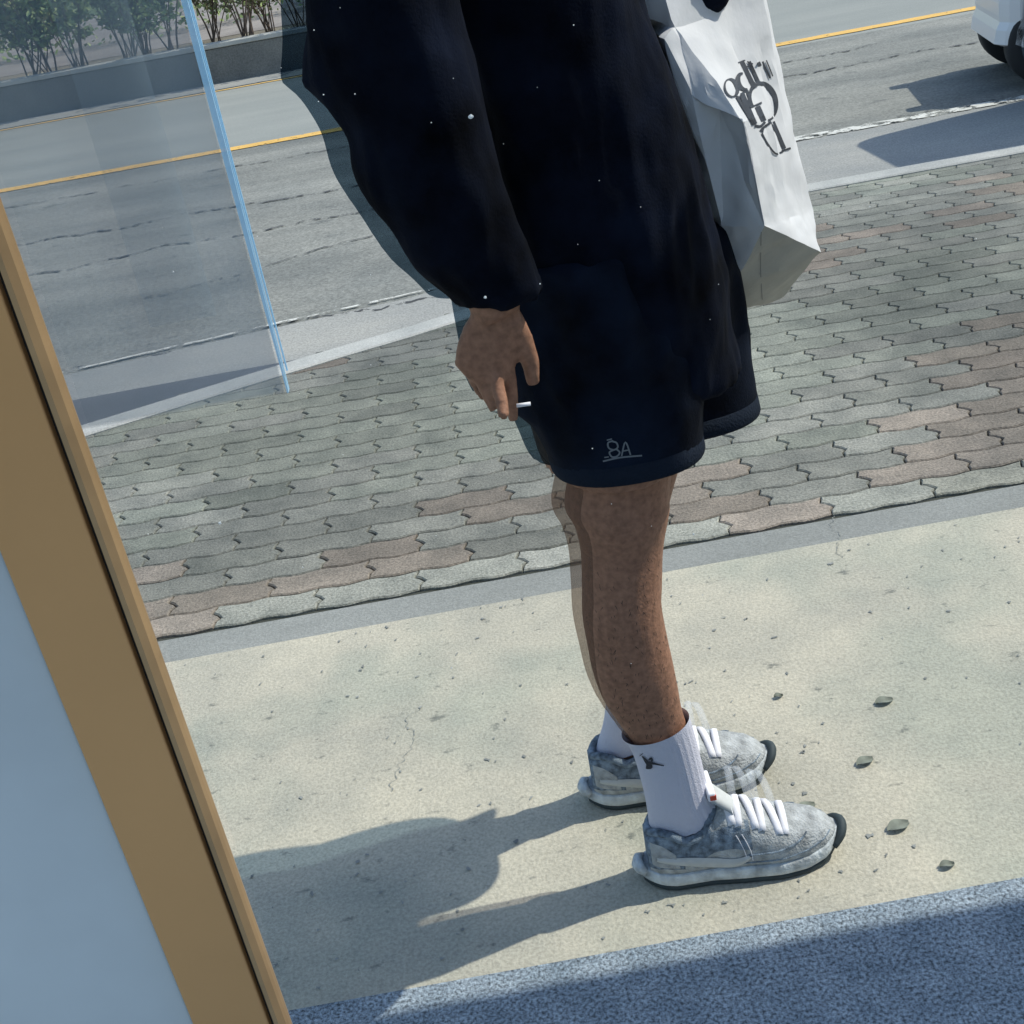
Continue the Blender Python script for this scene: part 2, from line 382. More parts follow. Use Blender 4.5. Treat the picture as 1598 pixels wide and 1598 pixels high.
part_box('head_rail', -.249, 4.0, YW-.004, YW+.05, 2.69, 2.75, M_brown, fr)
gm = bpy.data.materials.new('clear_glass'); gm.use_nodes = True; gn = gm.node_tree; gn.nodes.clear()
t = gn.nodes.new('ShaderNodeBsdfTransparent'); t.inputs[0].default_value = (.95, .968, .975, 1); oo = gn.nodes.new('ShaderNodeOutputMaterial'); gn.links.new(t.outputs[0], oo.inputs[0])
bm = bmesh.new(); v = [bm.verts.new(p) for p in ((-.2505, YW+.018, .0), (4, YW+.018, .0), (4, YW+.018, 2.69), (-.2505, YW+.018, 2.69))]; bm.faces.new(v)
o = obj('pane', bm, gm, fr); o.matrix_parent_inverse = Matrix.Translation(-fr.location)
bm = bmesh.new(); box(bm, -2.4, -.3256, YW+.006, YW+.05, 0, 2.75, .003)
tag(obj('wall_panel', bm, M_wall), 'smooth blue grey wall panel beside the bronze frame', 'wall panel')
bm = bmesh.new(); box(bm, 1.12, 12, .45, 1.55, 2.12, 2.22, .01)  # unseen slab, added and cut so its shadow lands on the granite
tag(obj('canopy', bm, M_band), 'flat concrete canopy added out of view to shade the granite', 'canopy')
bm = bmesh.new(); box(bm, 1.3, 12, -1.15, -1.0, -.1, 3.2, .01)  # added behind the camera to hold back sky light from that side
tag(obj('sky_block_wall', bm, plain('dark_block_wall', (.09, .09, .10), .8)), 'dark wall added out of view to cut sky light on the person', 'wall')
# dust and specks stuck on the glass
bm = bmesh.new()
for k in range(60):
    if k < 28: px, py = random.uniform(450, 1180), random.uniform(0, 1300)
    else: px, py = random.uniform(150, 1598), random.uniform(0, 1598)
    p = vp(px, py, YW+.0165)
    if p.x < -.25: continue
    r = random.choice([.00025]*6+[.0004]*3+[.0006])
    s = random.uniform(.5, 1.3); an = random.uniform(0, 6)
    q = [p+Vector((math.cos(an+t)*r*(s if t % 2 < 1 else 1), 0, math.sin(an+t)*r*s)) for t in [i*math.pi/4 for i in range(8)]]
    tip = bm.verts.new(p+Vector((0, -.0004, 0))); qq = [bm.verts.new(x) for x in q]
    for i in range(8): bm.faces.new((qq[i], qq[(i+1) % 8], tip))
for px, py, r in ((735, 182, .0017), (757, 464, .0011), (343, 816, .0014)):
    p = vp(px, py, YW+.0165); tip = bm.verts.new(p+Vector((0, -.0006, 0)))
    qq = [bm.verts.new(p+Vector((math.cos(a)*r*random.uniform(.6, 1.1), 0, math.sin(a)*r*random.uniform(.6, 1)))) for a in [i*.7 for i in range(9)]]
    for i in range(9): bm.faces.new((qq[i], qq[(i+1) % 9], tip))
tag(obj('dust', bm, plain('dust_white', (.75, .78, .76), .9)), 'tiny white specks of dust stuck on the window glass', 'dust', kind='stuff')
# blue veil of a reflection, built as an added slab with a bright edge
YG = .80
xe = vp(450, 610, YG).x; zb = vp(450, 610, YG).z
gl = empty('reflection_veil', (xe, YG, zb), 'pale blue reflected veil shaped as a thin slab with a bright blue vertical edge', 'reflection')
vm = bpy.data.materials.new('blue_veil_volume'); vm.use_nodes = True; vn = vm.node_tree; vn.nodes.clear()
pv = vn.nodes.new('ShaderNodeVolumePrincipled'); pv.inputs['Color'].default_value = (.66, .87, 1, 1); pv.inputs['Density'].default_value = 78
oo = vn.nodes.new('ShaderNodeOutputMaterial'); vn.links.new(pv.outputs[0], oo.inputs['Volume'])
def gchild(o): o.matrix_parent_inverse = Matrix.Translation(-gl.location); return o
bm = bmesh.new(); box(bm, -.9, xe-.003, YG-.004, YG+.004, zb, 2.6); gchild(obj('pane', bm, vm, gl))
# denser band of the reflected veil
bm = bmesh.new(); box(bm, vp(165, 300, YG).x, vp(205, 300, YG).x+.03, YG+.0045, YG+.0075, zb+.06, 2.6); gchild(obj('veil_band', bm, vm, gl))
bm = bmesh.new()
rings = []
for i in range(26):
    z = zb + (2.6-zb)*(i/25)**1.5
    hw = .0005 + .0014*min(1, max(0, (z-zb)/.16))
    rings.append([Vector((xe+sx*hw, YG+sy*.004, z)) for sx, sy in ((-1, -1), (1, -1), (1, 1), (-1, 1))])
ribs(bm, rings)
M_edge = plain('blue_veil_edge', (.50, .80, 1.0), .25); M_edge.node_tree.nodes['Principled BSDF'].inputs['Alpha'].default_value = .7
gchild(obj('veil_edge', bm, M_edge, gl))
bm = bmesh.new(); q0, q1 = vp(312, 60, YG), vp(420, 470, YG)
box(bm, q1.x-.0005, q1.x+.0005, YG-.001, YG+.001, q1.z-.05, 2.6); gchild(obj('fine_line', bm, M_edge, gl))
# ------------------------------------------------------------------ shrubs across the road
def shrub(x, y, hgt, leafy, ns, label, mats, seed):
    rnd = random.Random(seed)
    root = empty('shrub', (x, y, .33), label, 'shrub', 'shrubs in the planting bed')
    bs = bmesh.new(); bl = bmesh.new()
    for s in range(ns):
        a = rnd.uniform(0, 6.28); ln = rnd.uniform(.6, 1)*hgt; sp_ = rnd.uniform(.12, .42)
        pts = []; p = Vector((rnd.uniform(-.07, .07), rnd.uniform(-.07, .07), -.02)); d = Vector((math.cos(a)*sp_, math.sin(a)*sp_, 1)).normalized()
        for k in range(7):
            pts.append(p.copy()); d = (d+Vector((rnd.uniform(-.16, .16), rnd.uniform(-.16, .16), 0))).normalized(); p = p+d*ln/6
        r0 = rnd.uniform(.006, .013)
        tube(bs, pts, [r0*(1-.12*k) for k in range(7)], 5)
        for k in range(2, 7):
            for tw in range(3):
                b = pts[k]; td = Vector((rnd.uniform(-1, 1), rnd.uniform(-1, 1), rnd.uniform(.1, .9))).normalized()
                e = b + td*rnd.uniform(.08, .2)
                tube(bs, [b, (b+e)/2+Vector((0, 0, .01)), e], [.004, .003, .002], 4)
                nl = int(rnd.uniform(13, 22)*leafy*(.6 if k < 3 else 1))
                for q in range(nl):
                    c = b.lerp(e, rnd.uniform(.2, 1.15)) + Vector((rnd.uniform(-.05, .05), rnd.uniform(-.05, .05), rnd.uniform(-.04, .05)))
                    u = Vector((rnd.uniform(-1, 1), rnd.uniform(-1, 1), rnd.uniform(-.6, .8))).normalized()
                    v = u.cross(Vector((rnd.uniform(-1, 1), rnd.uniform(-1, 1), rnd.uniform(-1, 1)))).normalized()
                    L = rnd.uniform(.022, .046); wd = L*.5
                    vs = [bl.verts.new(c-u*L), bl.verts.new(c+v*wd+u*L*.1), bl.verts.new(c+u*L), bl.verts.new(c-v*wd+u*L*.1)]
                    f = bl.faces.new(vs); f.material_index = rnd.choice(mats)
    obj('stems', bs, M_stem, root); 
    obj('foliage', bl, M_leafs, root)
    return root
looks = ['leafy green shrub with many thin upright stems', 'bushy shrub with dense green tops', 'sparse shrub with bare slanting stems', 'ruddy bare-stemmed shrub with few leaves', 'low loose shrub with yellowish leaves', 'tall shrub with tangled dark stems']
spots = []
xx = -5.7; i = 0
while xx < -.9:
    spots.append((xx, 14.95+.25*math.sin(i*2.3))); xx += .36+.12*math.sin(i*1.7); i += 1
for i, (sx, sy) in enumerate(spots):
    t = (sx+5.7)/4.8
    leafy = 1.25-1.0*max(0, t-.35)/.65 if t > .35 else 1.25
    where = ['at the outer end of the bed', 'second from the outer end of the bed'][i] if i < 2 else '%s from the person' % (['nearest', 'second', 'third', 'fourth', 'fifth', 'sixth', 'seventh', 'eighth', 'ninth', 'tenth', 'eleventh', 'twelfth', 'thirteenth', 'fourteenth', 'fifteenth'][len(spots)-1-i])
    shrub(sx, sy, random.uniform(1.4, 1.8), leafy, random.randint(7, 11), looks[(i*5) % 6 if t < .6 else (2, 3)[i % 2]]+', '+where, [0, 0, 1, 2] if t < .6 else [1, 2, 2], 40+i)
# litter of fallen leaves along the bed: pale scraps
bm = bmesh.new()
for k in range(260):
    c = Vector((random.uniform(-6.5, -1), random.uniform(14.62, 15.6), .336)); a = random.uniform(0, 6.28); L = random.uniform(.012, .03)
    u = Vector((math.cos(a), math.sin(a), random.uniform(-.1, .5))).normalized(); v = Vector((-math.sin(a), math.cos(a), random.uniform(0, .4)))
    c.z += L*.5
    bm.faces.new([bm.verts.new(c-u*L), bm.verts.new(c+v*L*.6), bm.verts.new(c+u*L), bm.verts.new(c-v*L*.6)])
tag(obj('leaf_litter', bm, plain('dry_leaf', (.45, .42, .28), .9)), 'pale dry leaf litter under the shrubs', 'leaf litter', kind='stuff')
bm = bmesh.new()
for k in range(12000):
    x = random.uniform(-16, 3); yy = random.uniform(18.2, 19.4); z = .34 + random.random()**.8*1.5
    c = Vector((x, yy, z)); L = random.uniform(.03, .07)
    u = Vector((random.uniform(-1, 1), random.uniform(-1, 1), random.uniform(-1, 1))).normalized(); v = u.orthogonal().normalized()
    f = bm.faces.new([bm.verts.new(c-u*L), bm.verts.new(c+v*L*.5), bm.verts.new(c+u*L), bm.verts.new(c-v*L*.5)]); f.material_index = random.choice([0, 0, 1])
tag(obj('undergrowth', bm, M_leafs), 'dark green undergrowth beyond the footpath', 'undergrowth', kind='stuff')

# ------------------------------------------------------------------ fallen leaves and scuffs on the concrete
def leaf_on(px, py, s, ang, label):
    c = gp(px, py); bm = bmesh.new()
    rows = []
    for t in [i/8 for i in range(9)]:
        wd = s*.30*math.sin(math.pi*(t*.92+.04))**.8; x = (t-.5)*s
        rows.append([bm.verts.new((x, wd*q, .002+.004*q*q + .002*math.sin(t*5))) for q in (-1, -.4, 0, .4, 1)])
    for a, b in zip(rows, rows[1:]):
        for i in range(4): bm.faces.new((a[i], a[i+1], b[i+1], b[i]))
    o = obj('fallen_leaf', bm, M_fl, None, True); o.location = c; o.rotation_euler.z = ang
    return tag(o, label, 'leaf', 'fallen leaves on the concrete')
M_fl = plain('dull_leaf', (.19, .21, .17), .8, vary=.3, vscale=60)
leaf_on(1350, 1190, .034, .35, 'small curled grey green leaf on the concrete level with the far shoe')
leaf_on(1402, 1291, .040, .3, 'broad dull green leaf on the concrete beyond the near shoe toe')
leaf_on(1380, 1096, .034, .15, 'dull green leaf on the concrete, farthest from the shoes')
leaf_on(1258, 1262, .036, .35, 'dark leaf just behind the near shoe toe')
leaf_on(1478, 1352, .024, .1, 'tiny dark leaf close to the granite shade edge')
leaf_on(1215, 1088, .018, .2, 'tiny leaf scrap above the far shoe toe')

bm = bmesh.new()
rs = random.Random(11)
for k in range(750):
    x = rs.uniform(-1.0, 1.6); y = rs.uniform(1.29, 2.29)
    dens = .25+.9*max(0, noise.noise(Vector((x*2.1, y*2.3, 5)))+.25)
    if rs.random() > dens: continue
    n = rs.randint(2, 4); a = rs.gauss(.25, .9); L = rs.uniform(.0012, .0045); px_, py_ = x, y; prev = None
    for i in range(n):
        wdt = rs.uniform(.0006, .0034)*(.4+rs.random()); nx_, ny_ = -math.sin(a), math.cos(a)
        c = [bm.verts.new((px_-nx_*wdt, py_-ny_*wdt*1.3, .0012)), bm.verts.new((px_+nx_*wdt, py_+ny_*wdt*1.3, .0012))]
        if prev: bm.faces.new((prev[0], c[0], c[1], prev[1]))
        prev = c; px_ += math.cos(a)*L; py_ += math.sin(a)*L; a += rs.uniform(-.6, .6)
tag(obj('scuff_marks', bm, plain('scuff_dark', (.24, .25, .235), .95, vary=.35, vscale=40)), 'small dark chips and scuffs scattered over the beige concrete', 'scuffs', kind='stuff')
def ccrack(p0, p1, label):
    bm = bmesh.new(); prev = None; n = 60
    for i in range(n+1):
        t = i/n; c = p0.lerp(p1, t); d = (p1-p0).normalized(); nn = Vector((-d.y, d.x, 0))
        c = c + nn*(.035*noise.noise(Vector((t*4, p0.x*9, 0)))+.012*noise.noise(Vector((t*19, p0.x, 3))))
        w_ = .0008*(.3+abs(noise.noise(Vector((t*22, 1, p0.y)))*2.2))
        cur = [bm.verts.new((c+nn*w_).to_tuple()[:2]+(.0008,)), bm.verts.new((c-nn*w_).to_tuple()[:2]+(.0008,))]
        if prev: bm.faces.new((prev[0], cur[0], cur[1], prev[1]))
        prev = cur
    tag(obj('pavement_crack', bm, plain('concrete_crack', (.24, .25, .23), .95)), label, 'crack', kind='structure')
ccrack(gp(655, 1105), gp(612, 1235), 'hairline crack wandering over the beige concrete')
ccrack(gp(1310, 805), gp(1318, 870), 'short crack across the grey border strip')
# ------------------------------------------------------------------ cars
CARX = 3.12
def make_car(x0, yc, W, label, hgt=1.5, rot=0, boxy=False, rw=.31):
    """car pointing to -x, nose at x0, centre line yc"""
    root = empty('parked_car', (x0, yc, 0), label, 'car')
    root.rotation_euler.z = math.radians(rot); WX = rw+.03; dz = .31-rw; k_ = W/.86
    prof = spline([(0.03, .20), (0, .42), (.05, .66), (.25, .80), (1.0, .95), (1.55, 1.40*hgt/1.5), (2.2, hgt), (3.3, hgt*.98), (3.95, 1.15), (4.1, .85), (4.12, .45), (4.05, .22)], 4)
    if boxy: prof = spline([(0.03, .20), (0, .42), (.02, 1.0), (.08, 1.6), (.9, hgt), (3.3, hgt*.98), (4.0, hgt*.9), (4.1, .85), (4.12, .45), (4.05, .22)], 4)
    def sidepoly():
        P = list(prof)
        low = []
        def arch(cx):
            return [(cx+(rw+.05)*math.cos(a), .20 + max(.0, (rw+.04)*math.sin(a)+.02)) for a in [math.pi*i/12 for i in range(13)]]
        low += [(x, z) for x, z in arch(3.30)] + [(x, z) for x, z in arch(WX)]
        return P + low
    P = sidepoly(); bm = bmesh.new()
    rings = []
    for q in (-1, -.93, -.75, .75, .93, 1):
        k = {1: .16*k_, .93: .07*k_, .75: 0}[abs(q)]
        rings.append([Vector((x+(k*(1-x/.5) if x < .5 else (-k*(x-3.7)/.4 if x > 3.7 else 0)), q*W*(1-.16*max(0, z-.9)), z-(k*.3 if z > .7 else 0))) for x, z in P])
    vs = ribs(bm, rings, True)
    obj('body', bm, M_car, root, False)
    gp_ = [(1.2, 1.0), (1.62, 1.36*hgt/1.5), (2.2, hgt-.08), (3.2, hgt-.1), (3.7, 1.02)]
    for sgn in (-1, 1):
        bm = bmesh.new()
        a = [bm.verts.new((x, sgn*(W*(1-.16*max(0, z-.9))+.003), z)) for x, z in gp_]; b = [bm.verts.new((x, sgn*(W*(1-.16*max(0, z-.9))-.004), z)) for x, z in gp_]
        bm.faces.new(a); bm.faces.new(b[::-1])
        for i in range(5): bm.faces.new((a[i], b[i], b[(i+1) % 5], a[(i+1) % 5]))
        obj('window', bm, M_cglass, root)
    bm = bmesh.new(); box(bm, .06, .12, -W*.8, W*.8, .17, .24, .02); obj('bumper', bm, M_tyre, root)
    for sgn in (-1, 1):
        bm = bmesh.new(); box(bm, -.005, .16, sgn*W*.78-.11*k_, sgn*W*.78+.11*k_, .58, .74, .03); obj('headlight', bm, M_lamp, root, True)
    for cx in (WX, 3.30):
        for sgn in (-1, 1):
            r = rw; kk = rw/.31; yy = sgn*(W-.075)
            bm = bmesh.new(); rg = []
            for q, rr in ((-.10, .22), (-.10, .29), (-.075, .308), (.075, .308), (.10, .29), (.10, .22)):
                rg.append([Vector((cx+rr*kk*math.cos(t), yy+q*.75, rw-.02+rr*kk*math.sin(t))) for t in [2*math.pi*i/40 for i in range(40)]])
            ribs(bm, rg, False)
            ty = obj('wheel', bm, M_tyre, root, True)
            bm = bmesh.new(); rg = []
            for q, rr in ((0, .222), (sgn*.085, .222), (sgn*.09, .205), (sgn*.07, .06), (sgn*.08, .02)):
                rg.append([Vector((cx+rr*kk*math.cos(t), yy+q*.8, rw-.02+rr*kk*math.sin(t))) for t in [2*math.pi*i/40 for i in range(40)]])
            ribs(bm, rg, True); obj('rim', bm, M_rim, ty, False)
    bm = bmesh.new(); box(bm, WX*2+.1, 3.9, -W*.8, W*.8, .16, .55, .02); obj('underbody', bm, M_tyre, root)
    return root
make_car(3.12, 7.08, .45, 'small white vehicle on the road showing a dark wheel under its bumper corner', 1.0, -13, False, .23)
make_car(3.12, 5.98, .40, 'tall narrow white van shape added out of view to cast the shadow over the gutter', 2.1, 0, True)  # unseen vehicle, added only to throw the wedge of shadow on the gutter

# ------------------------------------------------------------------ person
per = empty('person', (.15, 1.5, 0), 'person in black jacket, black shorts, white socks and grey sneakers holding a bag', 'person')
def pch(o): o.matrix_parent_inverse = Matrix.Translation(-per.location); return o
def sec(l, r, Y, b, n=28, e=2.0):
    a, c = vp(*l, Y), vp(*r, Y)
    m = (a+c)/2; rx = (c.x-a.x)/2
    return (m.x, m.y, m.z, rx, b)
def rings_of(secs, k=4, n=32, e=2.0):
    return [ell(*s[:3], s[3], s[4], n, 0, e) for s in spline(secs, k)]
YN, YF = 1.41, 1.615
leg_n = [sec((905, 620), (1060, 590), YN+.02, .07), sec((898, 700), (1055, 672), YN+.01, .07), sec((880, 785), (1045, 755), YN+.005, .070),
         sec((896, 820), (1044, 793), YN, .068), sec((906, 862), (1036, 838), YN, .060), sec((908, 915), (1031, 892), YN, .062), sec((909, 965), (1032, 941), YN, .064),
         sec((917, 1010), (1040, 986), YN, .058), sec((925, 1050), (1049, 1027), YN, .054), sec((940, 1090), (1057, 1066), YN, .047),
         sec((962, 1124), (1064, 1104), YN, .041), sec((988, 1160), (1076, 1142), YN, .037), sec((1003, 1205), (1088, 1188), YN, .034),
         sec((1013, 1250), (1100, 1232), YN, .034), sec((1018, 1290), (1120, 1270), YN, .034)]
# far leg: same leg further away, a little forward
foot_n = vp(1004, 1330, 1.40); toe_n = vp(1311, 1300, 1.40)
foot_f = vp(917, 1208, 1.60); toe_f = vp(1202, 1172, 1.60)
leg_n = [(a, b, c, d, e*.84) for a, b, c, d, e in leg_n]
zs = [s[2] for s in leg_n]
def farx(z):   # offset of the far leg against the near one
    t = min(1, max(0, (z-.1)/.5))**.72; return (foot_f.x-foot_n.x)*(1-t) + .064*t
leg_f = [(s[0]+farx(s[2]), YF, s[2], s[3], s[4]) for s in leg_n]
def body_bm(scale=1.0):
    bm = bmesh.new()
    for lg in (leg_n, leg_f): ribs(bm, rings_of(lg[:], 4, 24))
    for s, lg in ((foot_n, leg_n), (foot_f, leg_f)):       # foot inside the shoe
        y = lg[0][1]
        tube(bm, [(s.x+.05, y, .075), (s.x+.12, y, .07), (s.x+.19, y, .044), (s.x+.24, y, .038)], [.028, .026, .018, .012], 12)
    # pelvis and torso (hidden under the clothes)
    tor = [(.15, 1.51, .70, .10, .17), (.15, 1.51, .85, .115, .175), (.14, 1.51, 1.0, .11, .17), (.13, 1.51, 1.15, .10, .155), (.11, 1.51, 1.3, .105, .165),
           (.09, 1.51, 1.45, .11, .18), (.08, 1.51, 1.55, .09, .17), (.08, 1.51, 1.60, .06, .09), (.09, 1.51, 1.66, .055, .055), (.10, 1.51, 1.72, .055, .055)]
    ribs(bm, rings_of(tor, 3, 28))
    head = [(.11, 1.51, 1.69, .055, .05), (.13, 1.51, 1.72, .085, .06), (.125, 1.51, 1.78, .095, .072), (.12, 1.51, 1.85, .10, .078), (.11, 1.51, 1.90, .088, .07), (.105, 1.51, 1.94, .05, .045)]
    ribs(bm, rings_of(head, 3, 24))
    tube(bm, [(.215, 1.51, 1.82), (.232, 1.51, 1.79), (.215, 1.51, 1.78)], [.010, .016, .012], 10)      # nose
    tube(bm, [(.205, 1.485, 1.755), (.215, 1.51, 1.755), (.205, 1.535, 1.755)], [.006, .008, .006], 8)   # lips
    for q in (-1, 1): tube(bm, [(.11, 1.51+q*.078, 1.77), (.105, 1.51+q*.085, 1.80), (.11, 1.51+q*.08, 1.83)], [.010, .017, .012], 10)
    # near arm
    arm = [Vector((.07, 1.37, 1.52)), Vector((.02, 1.34, 1.42)), vp(606, 60, 1.27), vp(700, 325, 1.265), vp(780, 490, 1.255)]
    tube(bm, spline([tuple(p) for p in arm], 3), [.055, .052, .05, .048, .047, .046, .044, .042, .040, .036, .033, .028, .026][:len(spline([tuple(p) for p in arm], 3))], 14)
    # near hand
    YH = 1.255
    P = lambda x, y, dy=0: vp(x, y, YH+dy)
    palm = [P(777, 478), P(768, 505), P(762, 535), P(758, 565), P(765, 590)]
    pw = [.024, .032, .036, .036, .025]
    rg = []
    for p, wd in zip(palm, pw):
        rg.append([p+Vector((math.cos(t)*wd*.97, math.sin(t)*.0145, -math.cos(t)*wd*.10)) for t in [2*math.pi*i/18 for i in range(18)]])
    ribs(bm, rg)
    fingers = [([(788, 555), (796, 595), (799, 625), (801, 657)], .001, [.0090, .0082, .0076, .006]),
               ([(768, 562), (776, 600), (784, 630), (786, 652)], -.014, [.0086, .008, .0074, .006]),
               ([(744, 558), (752, 595), (764, 622), (772, 641)], -.004, [.0086, .0078, .0072, .0057]),
               ([(725, 546), (732, 576), (743, 600), (755, 621)], .007, [.0078, .0072, .0064, .005])]
    for pts, dy, rr in fingers:
        tube(bm, [tuple(P(*q, dy*(i/2.0))) for i, q in enumerate(spline(pts, 2))], [v_[0] for v_ in spline([(r,) for r in rr], 2)], 12)
    tube(bm, [tuple(P(795, 500, .0)), tuple(P(815, 530, .005)), tuple(P(828, 565, .008)), tuple(P(832, 600, .01))], [.016, .0125, .0105, .0075], 12)
    # far arm holding the bag handles
    tube(bm, spline([(.09, 1.68, 1.52), (.07, 1.72, 1.38), (.13, 1.70, 1.25), (.24, 1.67, 1.32), (.34, 1.64, 1.42)], 3), [.054, .052, .05, .048, .046, .044, .042, .04, .037, .034, .031, .028, .026], 14)
    tube(bm, [(.34, 1.64, 1.42), (.38, 1.63, 1.44), (.42, 1.62, 1.44)], [.027, .034, .028], 14)
    for k in range(4):
        a = -.03+k*.02
        tube(bm, [(.42, 1.62+a, 1.45), (.452, 1.62+a, 1.455), (.462, 1.62+a, 1.43), (.44, 1.62+a, 1.41), (.415, 1.62+a, 1.412)], [.010, .0095, .009, .0085, .007], 10)
    tube(bm, [(.36, 1.585, 1.43), (.39, 1.57, 1.42), (.425, 1.58, 1.412)], [.013, .011, .009], 10)
    return bm
body = pch(remesh('body', body_bm(), .0040, M_skin, per, 2))
# fine dark hair on the shins and calves
hb = BVHTree.FromPolygons([v.co for v in body.data.vertices], [tuple(p.vertices) for p in body.data.polygons])
bm = bmesh.new(); rh = random.Random(5)
for lg, cnt in ((leg_n, 1000), (leg_f, 250)):
    for k in range(cnt):
        sct = rh.choice(spline(lg, 4)); z = sct[2]
        if not (.285 < z < .60): continue
        a = rh.uniform(0, 6.283); o0 = Vector((sct[0]+.3*math.cos(a), sct[1]+.3*math.sin(a), z+rh.uniform(-.01, .01)))
        h = hb.ray_cast(o0, Vector((sct[0]-o0.x, sct[1]-o0.y, 0)).normalized(), .3)
        if not h[0]: continue
        nrm = h[1]; t = (Vector((0, 0, -1)) - nrm*nrm.dot(Vector((0, 0, -1)))).normalized(); b_ = nrm.cross(t)
        d = (t + b_*rh.uniform(-.6, .6) + nrm*.18).normalized(); L = rh.uniform(.004, .011)
        p0 = h[0]-nrm*.0003; wv = d.cross(nrm).normalized()*.00036
        m1 = p0+d*L*.5; m2 = p0+d*L+b_*rh.uniform(-.002, .002)
        v4 = [bm.verts.new(q) for q in (p0-wv, p0+wv, m1+wv, m1-wv)]; tp = bm.verts.new(m2)
        bm.faces.new(v4); bm.faces.new((v4[3], v4[2], tp))
lh = pch(obj('leg_hair', bm, M_hair, per)); lh['kind'] = 'stuff'
# facial features and hair
for q in (-1, 1):
    bm = bmesh.new(); bmesh.ops.create_uvsphere(bm, u_segments=12, v_segments=8, radius=.012, matrix=Matrix.Translation((.205, 1.51+q*.033, 1.815))); pch(obj('eye', bm, M_lace, per, True))
bm = bmesh.new(); ribs(bm, rings_of([(.085, 1.51, 1.74, .06, .074), (.085, 1.51, 1.80, .085, .084), (.095, 1.51, 1.86, .105, .09), (.10, 1.51, 1.92, .10, .082), (.10, 1.51, 1.955, .05, .045)], 3, 24)); pch(obj('hair', bm, M_hair, per, True))

def crumple(o, amp, sc, seed=0, dirz=.35, zfade=None):
    me = o.data
    nrm = [v.normal.copy() for v in me.vertices]
    for v, n in zip(me.vertices, nrm):
        p = v.co; q = Vector((p.x*sc+seed, p.y*sc, p.z*sc*dirz))
        a = 1-abs(noise.noise(q))*2.2; b = noise.noise(q*2.7+Vector((5, 1, 0)))
        v.co = p + n*(amp*(a*.7+b*.5)*(1 if zfade is None else min(1, max(0, (p.z-zfade)/.05))))
# shorts: two wide legs and the seat
sh_n = [sec((790, 420), (1060, 372), 1.44, .10), sec((812, 540), (1085, 490), 1.44, .10), sec((814, 640), (1092, 592), 1.43, .095), sec((838, 705), (1092, 663), 1.42, .09), sec((862, 772), (1092, 733), 1.42, .087)]
sh_f = [sec((820, 390), (1130, 335), 1.58, .10), sec((850, 510), (1150, 455), 1.58, .10), sec((880, 600), (1163, 552), 1.59, .09), sec((905, 660), (1172, 612), 1.595, .087), sec((925, 716), (1178, 672), 1.595, .085)]
def lift(S):
    n = len(S)-1
    return [(a+.006*i/n, b, c+.040*(i/n)**.7, d, e) for i, (a, b, c, d, e) in enumerate(S)]
sh_n, sh_f = lift(sh_n), lift(sh_f)
def shorts_bm(hollow=True):
    bm = bmesh.new()
    for s in (sh_n, sh_f):
        r = rings_of(s, 5, 36, 2.3)
        ribs(bm, r)
    ribs(bm, rings_of([(.145, 1.51, .80, .15, .17), (.145, 1.51, .90, .145, .19), (.14, 1.51, 1.0, .13, .185)], 3, 36))
    return bm
shorts = pch(remesh('shorts', shorts_bm(), .006, M_blk2, per, 4)); crumple(shorts, .007, 18, 0, .35, sh_n[-1][2]+.03)
def hem(secs, name):
    s = spline(secs, 5); a = s[-1]; b = s[-2]
    bm = bmesh.new()
    d = Vector((a[0]-b[0], 0, a[2]-b[2])).normalized()
    rings = []
    for off, gr in ((-.026, .0005), (-.0255, .0022), (-.002, .0024), (.001, .001), (.002, -.006), (-.02, -.006)):
        rings.append(ell(a[0]+d.x*off, a[1], a[2]+d.z*off, a[3]+gr, a[4]+gr, 48, 0, 2.3))
    ribs(bm, rings, False)
    return pch(obj(name, bm, M_hem, per, True))
M_hem = plain('shorts_hem_cloth', (.012, .018, .03), .9, spec=.1, bump=.3, bscale=300)
hem(sh_n, 'hem'); hem(sh_f, 'hem')
# jacket: torso, near sleeve with flared elbow, far sleeve
def jacket_bm():
    bm = bmesh.new()
    YT = 1.52
    T = [sec((838, 600), (1148, 549), YT, .150), sec((800, 480), (1118, 427), YT, .180), sec((750, 360), (1095, 306), YT, .19), sec((720, 250), (1065, 196), YT, .19),
         sec((690, 130), (1022, 81), YT, .19), sec((660, 10), (975, -26), YT, .19), (.09, YT, 1.42, .125, .20), (.08, YT, 1.52, .115, .20), (.08, YT, 1.59, .08, .13), (.09, YT, 1.63, .065, .07)]
    ribs(bm, rings_of(T, 4, 40, 2.3))
    YS = 1.27
    S = [(.06, 1.38, 1.52, .08, .07), (.0, 1.33, 1.42, .085, .075), sec((486, -20), (700, -60), YS, .075), sec((492, 80), (715, 40), YS, .072), sec((515, 150), (735, 110), YS, .07), sec((550, 210), (750, 172), YS, .068), sec((568, 275), (765, 240), YS, .065),
         sec((612, 345), (790, 312), YS, .06), sec((655, 410), (815, 380), YS, .056), sec((695, 446), (828, 422), YS, .050), sec((720, 474), (834, 454), YS, .045)]
    ribs(bm, rings_of(S, 4, 32))
    tube(bm, spline([(.09, 1.68, 1.52), (.08, 1.71, 1.40)] + [tuple(vp(1040, -20, 1.62)), tuple(vp(1085, -60, 1.60)), tuple(vp(1120, -130, 1.60))], 4), [.08]*5+[.078, .074, .07, .062, .056, .05, .046, .043, .04, .038, .036, .035], 24)
    # pointed fold at the back of the sleeve
    tube(bm, [tuple(vp(520, 60, YS)), tuple(vp(513, 118, YS)), tuple(vp(560, 165, YS))], [.02, .022, .012], 10)
    return bm
jk = pch(remesh('jacket', jacket_bm(), .006, M_blk, per, 4)); crumple(jk, .009, 9, 3, .6); crumple(jk, .004, 26, 8, .3)
